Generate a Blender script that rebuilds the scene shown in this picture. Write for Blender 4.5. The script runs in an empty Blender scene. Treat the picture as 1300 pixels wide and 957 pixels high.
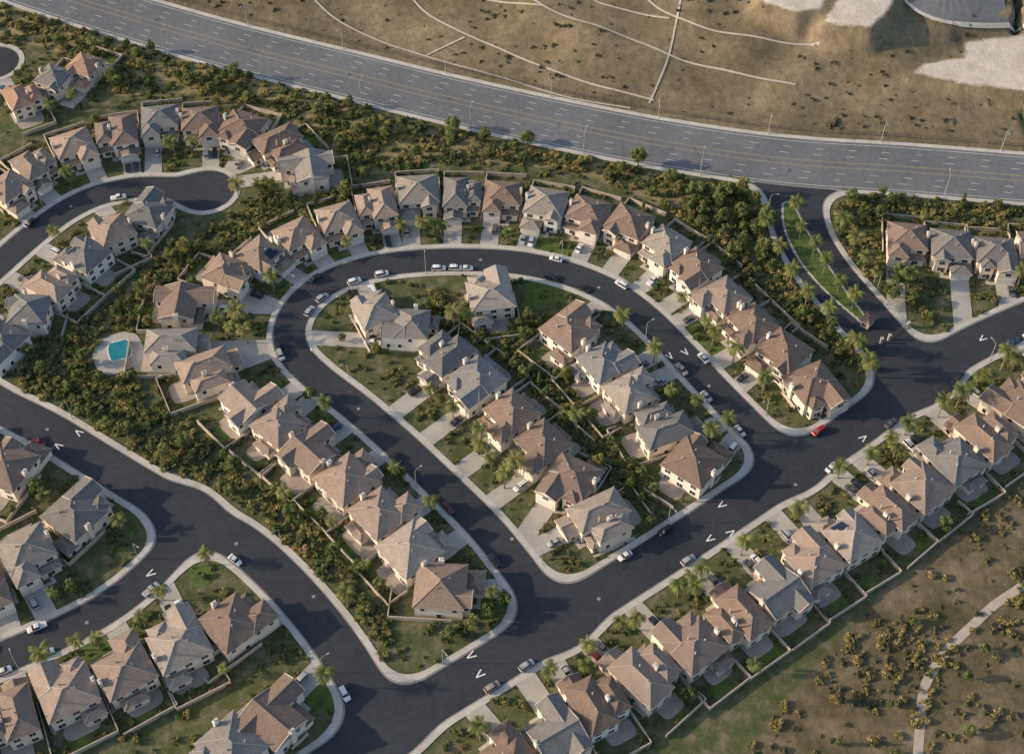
import bpy, math, random
import numpy as np
from math import sin, cos, tan, radians, pi, atan2, sqrt
random.seed(7); rng=np.random.default_rng(7)
C=bpy.context; D=bpy.data; SC=C.scene
H=355.0; F=1800.0; D0=radians(51.5); cd,sd=cos(D0),sin(D0)

# ---- survey: traced map positions -> ground metres -------------------------
def G(px,py,z=0.0):
    u=(px-650)/F; v=(478.5-py)/F
    dy=cd+v*sd; dz=-sd+v*cd; t=(H-z)/-dz
    return (u*t, dy*t)
def catmull(P,step=3.5):
    P=[np.array(p,float) for p in P]
    P=[2*P[0]-P[1]]+P+[2*P[-1]-P[-2]]
    out=[]
    for i in range(1,len(P)-2):
        p0,p1,p2,p3=P[i-1:i+3]
        n=max(2,int(np.linalg.norm(p2-p1)/step))
        for k in range(n):
            t=k/n
            out.append(.5*((2*p1)+(-p0+p2)*t+(2*p0-5*p1+4*p2-p3)*t*t+(-p0+3*p1-3*p2+p3)*t**3))
    out.append(P[-2])
    return np.array(out)
ROADS={
 'collector':(14,[(350,1020),(440,960),(540,895),(640,834),(760,756),(870,686),(1000,600),(1080,548),(1150,495),(1200,458),(1250,430),(1330,395),(1420,360)]),
 'loop':(11.2,[(712,790),(690,765),(655,717),(612,665),(560,614),(505,562),(450,515),(402,478),(373,447),(368,414),(388,380),(425,355),(480,338),(540,331),(600,330),(660,334),(720,347),(775,370),(820,403),(858,441),(900,486),(940,527),(975,562),(1005,592)]),
 'west':(13,[(-120,455),(-40,492),(0,515),(60,545),(130,588),(200,630),(260,663),(310,692),(355,732),(395,776),(430,822),(460,870),(490,925)]),
 'branch':(11.2,[(235,650),(220,695),(180,738),(130,775),(70,806),(0,836),(-80,868)]),
 'culdesac':(11.2,[(-90,420),(-30,362),(0,335),(40,300),(80,270),(120,250),(165,239),(210,238),(258,242)]),
 'farcul':(10,[(-140,100),(-50,88),(-10,80)]),
 'entrance':(19,[(1008,225),(1010,260),(1020,300),(1045,342),(1080,384),(1118,428),(1160,478)]),
 'upper_street':(12,[(1150,-20),(1190,8),(1240,12),(1320,4),(1420,-10)]),
}
ART_PX=[(-160,-90),(-40,-45),(40,-18),(110,5),(220,38),(300,60),(380,80),(450,97),(560,124),(700,155),(850,184),(1000,205),(1150,215),(1300,227),(1450,240)]
RP={k:(w/2,catmull([G(*p) for p in pts])) for k,(w,pts) in ROADS.items() if k!='upper_street'}
a=[G(*p) for p in ART_PX]
a0=np.array(a[0]);a1=np.array(a[1]); b0=np.array(a[-1]);b1=np.array(a[-2])
ART=catmull([tuple(a0+(a0-a1)*8)]+a+[tuple(b0+(b0-b1)*8)],5)
ART_HW=12.5

def dist_poly(X,Y,P,signed=False):
    best=np.full(X.shape,1e9); sgn=np.ones(X.shape)
    for i in range(len(P)-1):
        ax,ay=P[i];bx,by=P[i+1]; dx,dy=bx-ax,by-ay
        L=dx*dx+dy*dy+1e-9
        t=np.clip(((X-ax)*dx+(Y-ay)*dy)/L,0,1)
        ex=X-ax-t*dx; ey=Y-ay-t*dy
        d=ex*ex+ey*ey
        m=d<best
        best=np.where(m,d,best)
        if signed: sgn=np.where(m,np.sign(dx*ey-dy*ex),sgn)
    r=np.sqrt(best)
    return r*sgn if signed else r
def smin(a,b,k):
    h=np.maximum(k-np.abs(a-b),0)/k
    return np.minimum(a,b)-h*h*k*.25
XS=np.arange(-290,291,1.0); YS=np.arange(84,560,1.0)
GX,GY=np.meshgrid(XS,YS)
fields={}
for k,(hw,P) in RP.items(): fields[k]=dist_poly(GX,GY,P)-hw
bc=G(262,242); fields['culdesac']=smin(fields['culdesac'],np.hypot(GX-bc[0],GY-bc[1])-10.5,6)
bc2=G(-8,80); fields['farcul']=smin(fields['farcul'],np.hypot(GX-bc2[0],GY-bc2[1])-10,6)
ARTS=dist_poly(GX,GY,ART,True)
fART=np.abs(ARTS)-ART_HW
fR=None
for k in fields: fR=fields[k] if fR is None else smin(fR,fields[k],11)
fALL=smin(fR,fART,14)
ISL=catmull([G(*p) for p in [(1001,262),(1010,292),(1032,332),(1062,370),(1094,404)]],2)
dI=np.full(GX.shape,1e9)
for i,(x,y) in enumerate(ISL):
    r=1.6+2.6*sin(pi*min(1,(i+1)/len(ISL))**.8)
    dI=np.minimum(dI,np.hypot(GX-x,GY-y)-r)
def samp(A,x,y):
    fx=min(max((x-XS[0]),0),len(XS)-1.001); fy=min(max((y-YS[0]),0),len(YS)-1.001)
    i=int(fx);j=int(fy);u=fx-i;v=fy-j
    return (A[j,i]*(1-u)+A[j,i+1]*u)*(1-v)+(A[j+1,i]*(1-u)+A[j+1,i+1]*u)*v
def sampv(A,x,y):
    fx=np.clip(x-XS[0],0,len(XS)-1.001); fy=np.clip(y-YS[0],0,len(YS)-1.001)
    i=fx.astype(int);j=fy.astype(int);u=fx-i;v=fy-j
    return (A[j,i]*(1-u)+A[j,i+1]*u)*(1-v)+(A[j+1,i]*(1-u)+A[j+1,i+1]*u)*v
def grad(A,x,y,e=1.5):
    gx=samp(A,x+e,y)-samp(A,x-e,y); gy=samp(A,x,y+e)-samp(A,x,y-e)
    l=sqrt(gx*gx+gy*gy)+1e-9
    return gx/l,gy/l
def polysdf(X,Y,P):
    P=list(P); Q=np.array(P+[P[0]]); d=dist_poly(X,Y,Q); ins=np.zeros(X.shape,bool)
    for i in range(len(P)):
        (x0,y0),(x1,y1)=P[i],P[(i+1)%len(P)]
        c=((y0>Y)!=(y1>Y))&(X<(x1-x0)*(Y-y0)/(y1-y0+1e-12)+x0); ins^=c
    return np.where(ins,-d,d)

PADS=[]
def hillfun(s,X,Y):
    q=np.clip(s-ART_HW-5,0,None)
    base=0.235*np.where(q<12,q*q/24,q-6)
    base=np.where(base>40,40+ (base-40)*.15,base)
    base=np.minimum(base,56)
    n=np.sin(X*.055+Y*.03)*1.1+np.sin(X*.021-Y*.06+1.3)*1.4+np.sin(X*.12+Y*.09+2)*.6+np.sin(X*.19-Y*.15)*.35
    z=base+n*np.clip(q/30,0,1)
    for P,pz in PADS:
        w=np.clip(1-polysdf(X,Y,P)/7,0,1); w=w*w*(3-2*w)
        z=z*(1-w)+pz*w
    return z
def HZ(x,y):
    X=np.array([x]);Y=np.array([y])
    s=sampv(ARTS,X,Y) if (abs(x)<289 and 85<y<558) else dist_poly(X,Y,ART,True)
    return float(hillfun(s,X,Y)[0])
def GH(px,py):
    z=0
    for _ in range(14):
        x,y=G(px,py,z); z=.5*z+.5*HZ(x,y)
    x,y=G(px,py,z)
    return x,y
SAND=[[(985,-30),(1062,-25),(1040,22),(1010,32),(968,14)],[(1075,-25),(1140,-20),(1122,30),(1100,52),(1045,42),(1060,10)],
      [(1225,50),(1330,30),(1420,60),(1400,160),(1290,132),(1215,112),(1160,96),(1175,82),(1225,78)]]
SANDG=[[GH(*p) for p in P] for P in SAND]
pads=[]
for P in SANDG:
    cx=sum(p[0] for p in P)/len(P);cy=sum(p[1] for p in P)/len(P); pads.append((P,HZ(cx,cy)+2.0))
PADS+=pads

# ---- mesh builder ----------------------------------------------------------
class MB:
    def __init__(s): s.v=[];s.f=[];s.m=[];s.uv=[]
    def face(s,pts,mi=0,uv=None):
        n=len(s.v); s.v+= [tuple(p) for p in pts]; s.f.append(tuple(range(n,n+len(pts)))); s.m.append(mi)
        s.uv+= uv if uv else [(p[0],p[1]) for p in pts]
    def box(s,x0,x1,y0,y1,z0,z1,mi=0,bottom=False):
        s.face([(x0,y0,z1),(x1,y0,z1),(x1,y1,z1),(x0,y1,z1)],mi)
        s.face([(x0,y0,z0),(x1,y0,z0),(x1,y0,z1),(x0,y0,z1)],mi,[(x0,z0),(x1,z0),(x1,z1),(x0,z1)])
        s.face([(x1,y1,z0),(x0,y1,z0),(x0,y1,z1),(x1,y1,z1)],mi,[(x1,z0),(x0,z0),(x0,z1),(x1,z1)])
        s.face([(x0,y1,z0),(x0,y0,z0),(x0,y0,z1),(x0,y1,z1)],mi,[(y1,z0),(y0,z0),(y0,z1),(y1,z1)])
        s.face([(x1,y0,z0),(x1,y1,z0),(x1,y1,z1),(x1,y0,z1)],mi,[(y0,z0),(y1,z0),(y1,z1),(y0,z1)])
        if bottom: s.face([(x0,y1,z0),(x1,y1,z0),(x1,y0,z0),(x0,y0,z0)],mi)
    def slab(s,quad,z0,z1,mi=0):
        n=len(quad)
        s.face([(p[0],p[1],z1) for p in quad],mi)
        for i in range(n):
            p=quad[i];q=quad[(i+1)%n]
            s.face([(p[0],p[1],z0),(q[0],q[1],z0),(q[0],q[1],z1),(p[0],p[1],z1)],mi)
    def beam(s,p,q,w,h,mi=0):
        p=np.array(p,float);q=np.array(q,float);d=q-p;L=np.linalg.norm(d)
        if L<1e-6: return
        d/=L; up=np.array([0,0,1.]) if abs(d[2])<.95 else np.array([1.,0,0])
        sx=np.cross(d,up); sx/=np.linalg.norm(sx); uz=np.cross(sx,d)
        c=[(-w/2,-h/2),(w/2,-h/2),(w/2,h/2),(-w/2,h/2)]
        A=[p+sx*a+uz*b for a,b in c];B=[q+sx*a+uz*b for a,b in c]
        for i in range(4):
            j=(i+1)%4; s.face([A[i],B[i],B[j],A[j]],mi)
        s.face(A,mi); s.face(B[::-1],mi)
    def tube(s,pts,rads,n=7,mi=0):
        rings=[]
        for i,p in enumerate(pts):
            p=np.array(p,float)
            d=np.array(pts[min(i+1,len(pts)-1)],float)-np.array(pts[max(i-1,0)],float); d/=np.linalg.norm(d)+1e-9
            up=np.array([0,0,1.]) if abs(d[2])<.9 else np.array([1.,0,0])
            a=np.cross(d,up);a/=np.linalg.norm(a);b=np.cross(d,a)
            rings.append([p+(a*cos(2*pi*k/n)+b*sin(2*pi*k/n))*rads[i] for k in range(n)])
        for i in range(len(rings)-1):
            for k in range(n):
                j=(k+1)%n; s.face([rings[i][k],rings[i+1][k],rings[i+1][j],rings[i][j]],mi)
        s.face(rings[-1],mi)
    def mesh(s,name,mats=None):
        me=D.meshes.new(name); me.from_pydata(s.v,[],s.f)
        if s.f:
            me.polygons.foreach_set('material_index',s.m)
            ul=me.uv_layers.new(name='UVMap'); ul.data.foreach_set('uv',[c for u in s.uv for c in u])
        for m in (mats or []): me.materials.append(m)
        me.update(); return me
def obj(name,me,parent=None,loc=None,rot=None):
    o=D.objects.new(name,me); SC.collection.objects.link(o)
    if parent: o.parent=parent
    if loc is not None: o.location=loc
    if rot is not None: o.rotation_euler=(0,0,rot)
    return o

# ---- materials -------------------------------------------------------------
def nmat(name,rough=.85,spec=.3):
    m=D.materials.new(name); m.use_nodes=True; nt=m.node_tree; b=nt.nodes['Principled BSDF']
    b.inputs['Roughness'].default_value=rough; b.inputs['Specular IOR Level'].default_value=spec
    return m,nt,b
def N(nt,t,**kw):
    n=nt.nodes.new(t)
    for k,v in kw.items(): setattr(n,k,v)
    return n
def noise(nt,scale,detail=5,rough=.6,vec=None,coord='Object'):
    n=N(nt,'ShaderNodeTexNoise'); n.inputs['Scale'].default_value=scale; n.inputs['Detail'].default_value=detail; n.inputs['Roughness'].default_value=rough
    if vec is None:
        tc=N(nt,'ShaderNodeTexCoord'); vec=tc.outputs[coord]
    nt.links.new(vec,n.inputs['Vector']); return n
def ramp(nt,src,stops):
    r=N(nt,'ShaderNodeValToRGB'); e=r.color_ramp.elements
    while len(e)<len(stops): e.new(.5)
    for i,(p,c) in enumerate(stops):
        e[i].position=p; e[i].color=(*c,1) if len(c)==3 else c
    nt.links.new(src,r.inputs[0]); return r
def mix(nt,fac,a,b,mode='MIX'):
    m=N(nt,'ShaderNodeMix',data_type='RGBA',blend_type=mode)
    for s,v in ((m.inputs[0],fac),(m.inputs[6],a),(m.inputs[7],b)):
        if hasattr(v,'is_output'): nt.links.new(v,s)
        elif isinstance(v,(int,float)): s.default_value=v
        else: s.default_value=(*v,1)
    return m.outputs[2]
def bump(nt,b,src,st=.3,dist=.05):
    bp=N(nt,'ShaderNodeBump'); bp.inputs['Strength'].default_value=st; bp.inputs['Distance'].default_value=dist
    nt.links.new(src,bp.inputs['Height']); nt.links.new(bp.outputs[0],b.inputs['Normal'])
def simple(name,col,var=.15,scale=1.0,rough=.85,spec=.3,coord='Object',bst=0):
    m,nt,b=nmat(name,rough,spec)
    n=noise(nt,scale,6,.65,coord=coord)
    lo=tuple(c*(1-var) for c in col);hi=tuple(min(1,c*(1+var)) for c in col)
    r=ramp(nt,n.outputs['Fac'],[(.3,lo),(.7,hi)])
    nt.links.new(r.outputs[0],b.inputs['Base Color'])
    if bst: bump(nt,b,n.outputs['Fac'],bst)
    return m
def asphalt(name,c,patch,spec=.25):
    m,nt,b=nmat(name,.85,spec)
    n1=noise(nt,.035,4,.6); n2=noise(nt,.5,8,.7); n3=noise(nt,9,3,.6)
    r=ramp(nt,n1.outputs['Fac'],[(.35,c),(.65,patch)])
    r2=ramp(nt,n2.outputs['Fac'],[(.3,(.8,.8,.8)),(.7,(1.2,1.19,1.17))])
    o=mix(nt,1.0,r.outputs[0],r2.outputs[0],'MULTIPLY')
    r3=ramp(nt,n3.outputs['Fac'],[(.3,(.85,.85,.85)),(.7,(1.15,1.15,1.15))])
    o=mix(nt,1.0,o,r3.outputs[0],'MULTIPLY')
    v=N(nt,'ShaderNodeTexVoronoi',feature='DISTANCE_TO_EDGE'); v.inputs['Scale'].default_value=.09
    tc=N(nt,'ShaderNodeTexCoord')
    w=noise(nt,.4,4); mm=N(nt,'ShaderNodeVectorMath',operation='MULTIPLY_ADD'); mm.inputs[1].default_value=(3,3,0)
    nt.links.new(w.outputs['Color'],mm.inputs[0]); nt.links.new(tc.outputs['Object'],mm.inputs[2]); nt.links.new(mm.outputs[0],v.inputs['Vector'])
    cr=ramp(nt,v.outputs['Distance'],[(.0,(.78,.78,.8)),(.01,(1,1,1))])
    o=mix(nt,1.0,o,cr.outputs[0],'MULTIPLY')
    nt.links.new(o,b.inputs['Base Color'])
    return m
def concrete(name,c,joint=1.6):
    m,nt,b=nmat(name,.85,.3)
    n1=noise(nt,.12,5,.65); n2=noise(nt,1.6,6,.7)
    r=ramp(nt,n1.outputs['Fac'],[(.3,tuple(x*.78 for x in c)),(.7,tuple(x*1.15 for x in c))])
    r2=ramp(nt,n2.outputs['Fac'],[(.3,(.85,.84,.82)),(.65,(1.08,1.08,1.08))])
    o=mix(nt,1.0,r.outputs[0],r2.outputs[0],'MULTIPLY')
    nt.links.new(o,b.inputs['Base Color']); return m
M={}
M['asphalt']=asphalt('asphalt',(.036,.041,.050),(.048,.053,.063))
M['arterial']=asphalt('arterial_asphalt',(.14,.148,.16),(.18,.187,.20))
M['side']=concrete('sidewalk_concrete',(.54,.51,.46))
M['gutter']=concrete('gutter_concrete',(.30,.29,.275))
M['drive']=concrete('driveway_concrete',(.45,.425,.385))
M['patio']=concrete('patio_paving',(.38,.33,.285))
M['ditch']=concrete('drain_concrete',(.50,.46,.39))
M['lawn']=simple('lawn_grass',(.095,.135,.04),.4,.4,.95,.1,bst=.3)
M['white']=simple('white_paint',(.76,.75,.72),.12,1.2,.7)
M['yellow']=simple('yellow_paint',(.42,.35,.17),.15,1.2,.7)
M['blockwall']=simple('block_wall_stucco',(.48,.41,.34),.2,.6)
M['metal']=simple('grey_metal',(.40,.40,.39),.1,2,.45,.5)
M['darkmetal']=simple('dark_metal',(.05,.05,.05),.1,2,.5,.5)
M['bark']=simple('tree_bark',(.14,.10,.07),.3,3)
M['palmbark']=simple('palm_bark',(.24,.19,.14),.3,3)
M['trim']=simple('trim_paint',(.72,.68,.62),.08,1)
M['fascia']=simple('fascia_paint',(.60,.53,.45),.1,1)
M['door']=simple('garage_paint',(.68,.63,.56),.08,1)
M['tyre']=simple('tyre_rubber',(.02,.02,.02),.1,4)
M['lamp']=simple('lamp_lens',(.6,.6,.56),.05,4,.3,.5)
M['redlens']=simple('tail_lens',(.3,.02,.02),.05,4,.3,.5)
def glassm(name,c,r=.08):
    m,nt,b=nmat(name,r,.6); b.inputs['Base Color'].default_value=(*c,1)
    return m
M['glass']=glassm('window_glass',(.035,.045,.055),.06)
M['carglass']=glassm('car_glass',(.02,.024,.028),.08)
M['solar']=glassm('solar_cells',(.010,.018,.05),.35)
m,nt,b=nmat('pool_water',.05,.5); n=noise(nt,.8,3); r=ramp(nt,n.outputs['Fac'],[(.3,(.015,.17,.22)),(.7,(.03,.26,.31))]); nt.links.new(r.outputs[0],b.inputs['Base Color']); bump(nt,b,n.outputs['Fac'],.2,.05); M['water']=m
def tinted(name,rough,spec,var=.2,scale=.6,tiles=False,coat=0):
    m,nt,b=nmat(name,rough,spec)
    oi=N(nt,'ShaderNodeObjectInfo')
    if tiles:
        uv=N(nt,'ShaderNodeUVMap'); n=noise(nt,.35,7,.7,uv.outputs[0]); n2=noise(nt,4.0,3,.7,uv.outputs[0])
    else:
        n=noise(nt,scale,6,.7); n2=noise(nt,5,3,.7)
    r=ramp(nt,n.outputs['Fac'],[(.28,(1-var,)*3),(.72,(1+var,)*3)])
    o=mix(nt,1.0,oi.outputs['Color'],r.outputs[0],'MULTIPLY')
    if tiles:
        r2=ramp(nt,n2.outputs['Fac'],[(.3,(.66,.66,.68)),(.7,(1.3,1.27,1.25))])
        o=mix(nt,1.0,o,r2.outputs[0],'MULTIPLY')
        br=N(nt,'ShaderNodeTexBrick'); nt.links.new(uv.outputs[0],br.inputs['Vector'])
        br.inputs['Scale'].default_value=1.0; br.inputs['Brick Width'].default_value=.7; br.inputs['Row Height'].default_value=.48; br.inputs['Mortar Size'].default_value=.05
        br.inputs['Color1'].default_value=(1.1,1.08,1.06,1); br.inputs['Color2'].default_value=(.78,.79,.80,1); br.inputs['Mortar'].default_value=(.5,.5,.5,1)
        o=mix(nt,.8,o,mix(nt,1.0,o,br.outputs['Color'],'MULTIPLY'))
        bump(nt,b,br.outputs['Fac'],-.4,.06)
    nt.links.new(o,b.inputs['Base Color'])
    if coat: b.inputs['Coat Weight'].default_value=coat
    return m
M['roof']=tinted('roof_tiles',.8,.25,.18,tiles=True)
M['ridge']=tinted('ridge_tiles',.8,.25,.1)
M['wall']=tinted('stucco_wall',.9,.15,.08,.4)
M['paint']=tinted('car_paint',.3,.5,.02,1,coat=.6)
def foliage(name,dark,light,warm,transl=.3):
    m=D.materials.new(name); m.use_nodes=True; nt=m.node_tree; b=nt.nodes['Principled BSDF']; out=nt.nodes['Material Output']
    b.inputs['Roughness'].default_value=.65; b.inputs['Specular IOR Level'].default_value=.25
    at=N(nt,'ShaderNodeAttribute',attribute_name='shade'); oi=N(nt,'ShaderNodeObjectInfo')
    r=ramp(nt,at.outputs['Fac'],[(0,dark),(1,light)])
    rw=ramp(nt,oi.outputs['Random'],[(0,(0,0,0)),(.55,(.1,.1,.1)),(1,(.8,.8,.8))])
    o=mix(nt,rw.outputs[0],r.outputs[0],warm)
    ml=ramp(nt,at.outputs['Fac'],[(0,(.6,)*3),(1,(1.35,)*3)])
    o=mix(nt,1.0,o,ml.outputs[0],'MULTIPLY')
    nt.links.new(o,b.inputs['Base Color'])
    t=N(nt,'ShaderNodeBsdfTranslucent'); nt.links.new(mix(nt,1.0,o,(1.6,1.5,.9),'MULTIPLY'),t.inputs['Color'])
    ms=N(nt,'ShaderNodeMixShader'); ms.inputs[0].default_value=transl
    nt.links.new(b.outputs[0],ms.inputs[1]); nt.links.new(t.outputs[0],ms.inputs[2]); nt.links.new(ms.outputs[0],out.inputs['Surface'])
    return m
M['leaf']=foliage('broadleaf_foliage',(.085,.115,.045),(.17,.21,.075),(.23,.23,.085))
M['shrub']=foliage('shrub_foliage',(.085,.11,.045),(.17,.20,.075),(.24,.22,.10))
M['dryshrub']=foliage('dry_shrub_foliage',(.15,.14,.06),(.30,.27,.10),(.38,.29,.14))
M['hillshrub']=foliage('chaparral_foliage',(.07,.075,.042),(.13,.13,.07),(.18,.16,.09),.2)
M['palm']=foliage('palm_foliage',(.09,.125,.04),(.22,.25,.08),(.26,.25,.09),.35)
M['bloom']=foliage('flowering_foliage',(.11,.11,.05),(.22,.20,.08),(.27,.18,.10))

# ---- region meshes from the field grid -------------------------------------
def region(name,A,lo,hi,z,mats,skirt=0.0):
    mb=MB(); 
    inn=(A>lo)&(A<hi)
    q=inn[:-1,:-1].astype(int)+inn[1:,:-1]+inn[:-1,1:]+inn[1:,1:]
    mn=np.minimum(np.minimum(A[:-1,:-1],A[1:,:-1]),np.minimum(A[:-1,1:],A[1:,1:]))
    mx=np.maximum(np.maximum(A[:-1,:-1],A[1:,:-1]),np.maximum(A[:-1,1:],A[1:,1:]))
    cand=(mx>lo)&(mn<hi)
    full=q==4
    js,is_=np.nonzero(full)
    k=0;n=len(js)
    while k<n:
        j=js[k];i=is_[k];e=k
        while e+1<n and js[e+1]==j and is_[e+1]==is_[e]+1 : e+=1
        x0=XS[i];x1=XS[is_[e]+1];y0=YS[j];y1=YS[j]+1
        mb.face([(x0,y0,z),(x1,y0,z),(x1,y1,z),(x0,y1,z)])
        k=e+1
    js,is_=np.nonzero(cand&~full)
    def clip(poly,val,keep_gt):
        out=[];n=len(poly)
        for i in range(n):
            p=poly[i];q=poly[(i+1)%n]
            a=p[2]-val;b_=q[2]-val
            if not keep_gt: a=-a;b_=-b_
            if a>=0: out.append(p)
            if (a>0 and b_<0) or (a<0 and b_>0):
                t=a/(a-b_); out.append((p[0]+(q[0]-p[0])*t,p[1]+(q[1]-p[1])*t,val))
        return out
    for j,i in zip(js,is_):
        c=[(XS[i],YS[j],A[j,i]),(XS[i+1],YS[j],A[j,i+1]),(XS[i+1],YS[j+1],A[j+1,i+1]),(XS[i],YS[j+1],A[j+1,i])]
        for tri in ((c[0],c[1],c[2]),(c[0],c[2],c[3])):
            p=clip(list(tri),lo,True)
            if len(p)>=3: p=clip(p,hi,False)
            if len(p)>=3:
                mb.face([(a[0],a[1],z) for a in p])
                if skirt:
                    for u in range(len(p)):
                        s,t=p[u],p[(u+1)%len(p)]
                        if (abs(s[2]-lo)<1e-7 and abs(t[2]-lo)<1e-7) or (abs(s[2]-hi)<1e-7 and abs(t[2]-hi)<1e-7):
                            mb.face([(s[0],s[1],z-skirt),(t[0],t[1],z-skirt),(t[0],t[1],z),(s[0],s[1],z)])
    return obj(name,mb.mesh(name,mats))
dark=np.maximum(np.maximum(fALL,-dI),-fART)
region('residential_street',dark,-1e3,-.45,.05,[M['asphalt']])
region('street_gutter',dark,-.45,0,.054,[M['gutter']])
region('arterial_road',fART,-1e3,0,.046,[M['arterial']])
region('sidewalk',fALL,.0,1.75,.17,[M['side']],.17)
region('median_island_kerb',dI,-.35,0.0,.17,[M['side']],.17)
region('median_island_lawn',dI,-1e3,-.35,.15,[M['lawn']])

# ---- ground ----------------------------------------------------------------
def axis(lo,hi,step,far):
    a=list(np.arange(lo,hi+.1,step)); d=step;x=hi
    r=[];
    while x<far: d*=1.35;x+=d;r.append(x)
    l=[];d=step;x=lo
    while x>-far: d*=1.35;x-=d;l.append(x)
    return np.array(l[::-1]+a+r)
ax=axis(-288,288,1.6,5000); ay=axis(86,556,1.6,5000)
AX,AY=np.meshgrid(ax,ay)
sA=dist_poly(AX,AY,ART[::2],True)
AZ=hillfun(sA,AX,AY)
ny,nx=AX.shape
verts=np.stack([AX.ravel(),AY.ravel(),AZ.ravel()],1)
idx=np.arange(nx*ny).reshape(ny,nx)
fc=np.stack([idx[:-1,:-1].ravel(),idx[:-1,1:].ravel(),idx[1:,1:].ravel(),idx[1:,:-1].ravel()],1)
me=D.meshes.new('ground'); me.from_pydata(verts.tolist(),[],fc.tolist())
me.polygons.foreach_set('use_smooth',[True]*len(fc))
sand=np.full(AX.shape,1e9)
for P in SANDG: sand=np.minimum(sand,polysdf(AX,AY,P))
BR=[(1420,545),(1330,585),(1255,640),(1185,700),(1120,752),(1062,815),(1000,885),(945,960),(905,1020),(1500,1010)]
BRG=[G(*p) for p in BR]
brz=polysdf(AX,AY,BRG)
NW=[(-80,-60),(60,-5),(150,40),(270,86),(400,122),(520,158),(640,183),(740,203),(860,224),(950,243),(962,300),(880,290),(800,240),(700,212),(560,208),(470,222),(430,235),(420,190),(350,145),(250,118),(180,124),(140,118),(60,60),(-80,40)]
NWG=[G(*p) for p in NW]
nwz=polysdf(AX,AY,NWG)
for nme,arr in (('sand',sand),('hill',-(sA-ART_HW-1.0)),('slope',brz),('bank',nwz)):
    at=me.attributes.new(nme,'FLOAT','POINT'); at.data.foreach_set('value',np.clip(arr,-50,50).ravel().astype(np.float32))
m,nt,b=nmat('ground_soil',.95,.1)
def zmask(name,amp=4,edge=1.0,ns=.15):
    at=N(nt,'ShaderNodeAttribute',attribute_name=name); n=noise(nt,ns,6,.7)
    a=N(nt,'ShaderNodeMath',operation='MULTIPLY_ADD'); nt.links.new(n.outputs['Fac'],a.inputs[0]); a.inputs[1].default_value=amp*2
    s_=N(nt,'ShaderNodeMath',operation='SUBTRACT'); nt.links.new(at.outputs['Fac'],s_.inputs[0]); s_.inputs[1].default_value=amp
    nt.links.new(s_.outputs[0],a.inputs[2])
    mr=N(nt,'ShaderNodeMapRange'); mr.inputs['From Min'].default_value=-edge; mr.inputs['From Max'].default_value=edge; mr.inputs['To Min'].default_value=1; mr.inputs['To Max'].default_value=0
    nt.links.new(a.outputs[0],mr.inputs['Value']); return mr.outputs[0]
nb=noise(nt,.22,8,.7); base=ramp(nt,nb.outputs['Fac'],[(.34,(.07,.09,.036)),(.5,(.11,.12,.055)),(.64,(.21,.175,.125))]).outputs[0]
nh=noise(nt,.03,9,.68); nh2=noise(nt,.35,8,.75); 
hill=ramp(nt,nh.outputs['Fac'],[(.35,(.14,.118,.08)),(.5,(.205,.17,.115)),(.65,(.29,.235,.165))]).outputs[0]
hill=mix(nt,1.0,hill,ramp(nt,nh2.outputs['Fac'],[(.3,(.6,.61,.56)),(.7,(1.3,1.27,1.22))]).outputs[0],'MULTIPLY')
nsd=noise(nt,.12,8,.7); snd=ramp(nt,nsd.outputs['Fac'],[(.3,(.46,.41,.34)),(.6,(.68,.62,.54))]).outputs[0]
nsl=noise(nt,.06,9,.7); slp=ramp(nt,nsl.outputs['Fac'],[(.35,(.085,.085,.045)),(.48,(.145,.12,.075)),(.63,(.24,.195,.135))]).outputs[0]
slp=mix(nt,1.0,slp,ramp(nt,nh2.outputs['Fac'],[(.3,(.6,.61,.58)),(.7,(1.3,1.27,1.22))]).outputs[0],'MULTIPLY')
bnk=ramp(nt,nb.outputs['Fac'],[(.35,(.15,.15,.06)),(.5,(.26,.22,.11)),(.65,(.38,.29,.17))]).outputs[0]
c=mix(nt,zmask('bank',2),base,bnk); c=mix(nt,zmask('slope',3),c,slp); c=mix(nt,zmask('hill',.6,.6),c,hill); c=mix(nt,zmask('sand',2.5,.8,.1),c,snd)
nt.links.new(c,b.inputs['Base Color']); bump(nt,b,nh2.outputs['Fac'],.7,.6)
me.materials.append(m); obj('ground',me)

# ---- ribbons (markings, ditches, paths) -------------------------------------
def ribbon(mb,P,w,zoff,drape=True,dash=None,off=0.0,mi=0):
    P=np.array(P); T=np.gradient(P,axis=0); T/=np.linalg.norm(T,axis=1)[:,None]+1e-9
    Nn=np.stack([-T[:,1],T[:,0]],1); P=P+Nn*off
    acc=0
    for i in range(len(P)-1):
        L=np.linalg.norm(P[i+1]-P[i])
        if dash:
            ph=acc%sum(dash); acc+=L
            if ph>dash[0]: continue
        a=P[i]+Nn[i]*w/2;b_=P[i]-Nn[i]*w/2;c_=P[i+1]-Nn[i+1]*w/2;d_=P[i+1]+Nn[i+1]*w/2
        z=[(HZ(*q) if drape else 0)+zoff for q in (a,b_,c_,d_)]
        mb.face([(a[0],a[1],z[0]),(b_[0],b_[1],z[1]),(c_[0],c_[1],z[2]),(d_[0],d_[1],z[3])],mi)
AR=catmull([G(*p) for p in ART_PX],1.0)
AR=AR[(np.abs(AR[:,0])<285)&(AR[:,1]<555)]
mk=MB()
for off,dash in ((11.3,None),(-11.3,None),(8.0,(3,9)),(4.7,(3,9)),(-8.0,(3,9)),(-4.7,(3,9))): ribbon(mk,AR,.15,.052,False,dash,off)
obj('lane_marking',mk.mesh('lane_marking',[M['white']]))
mk=MB()
for off in (1.55,1.2,-1.2,-1.55): ribbon(mk,AR,.12,.052,False,None,off)
obj('centre_line_marking',mk.mesh('centre_line_marking',[M['yellow']]))
mk=MB()
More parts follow.
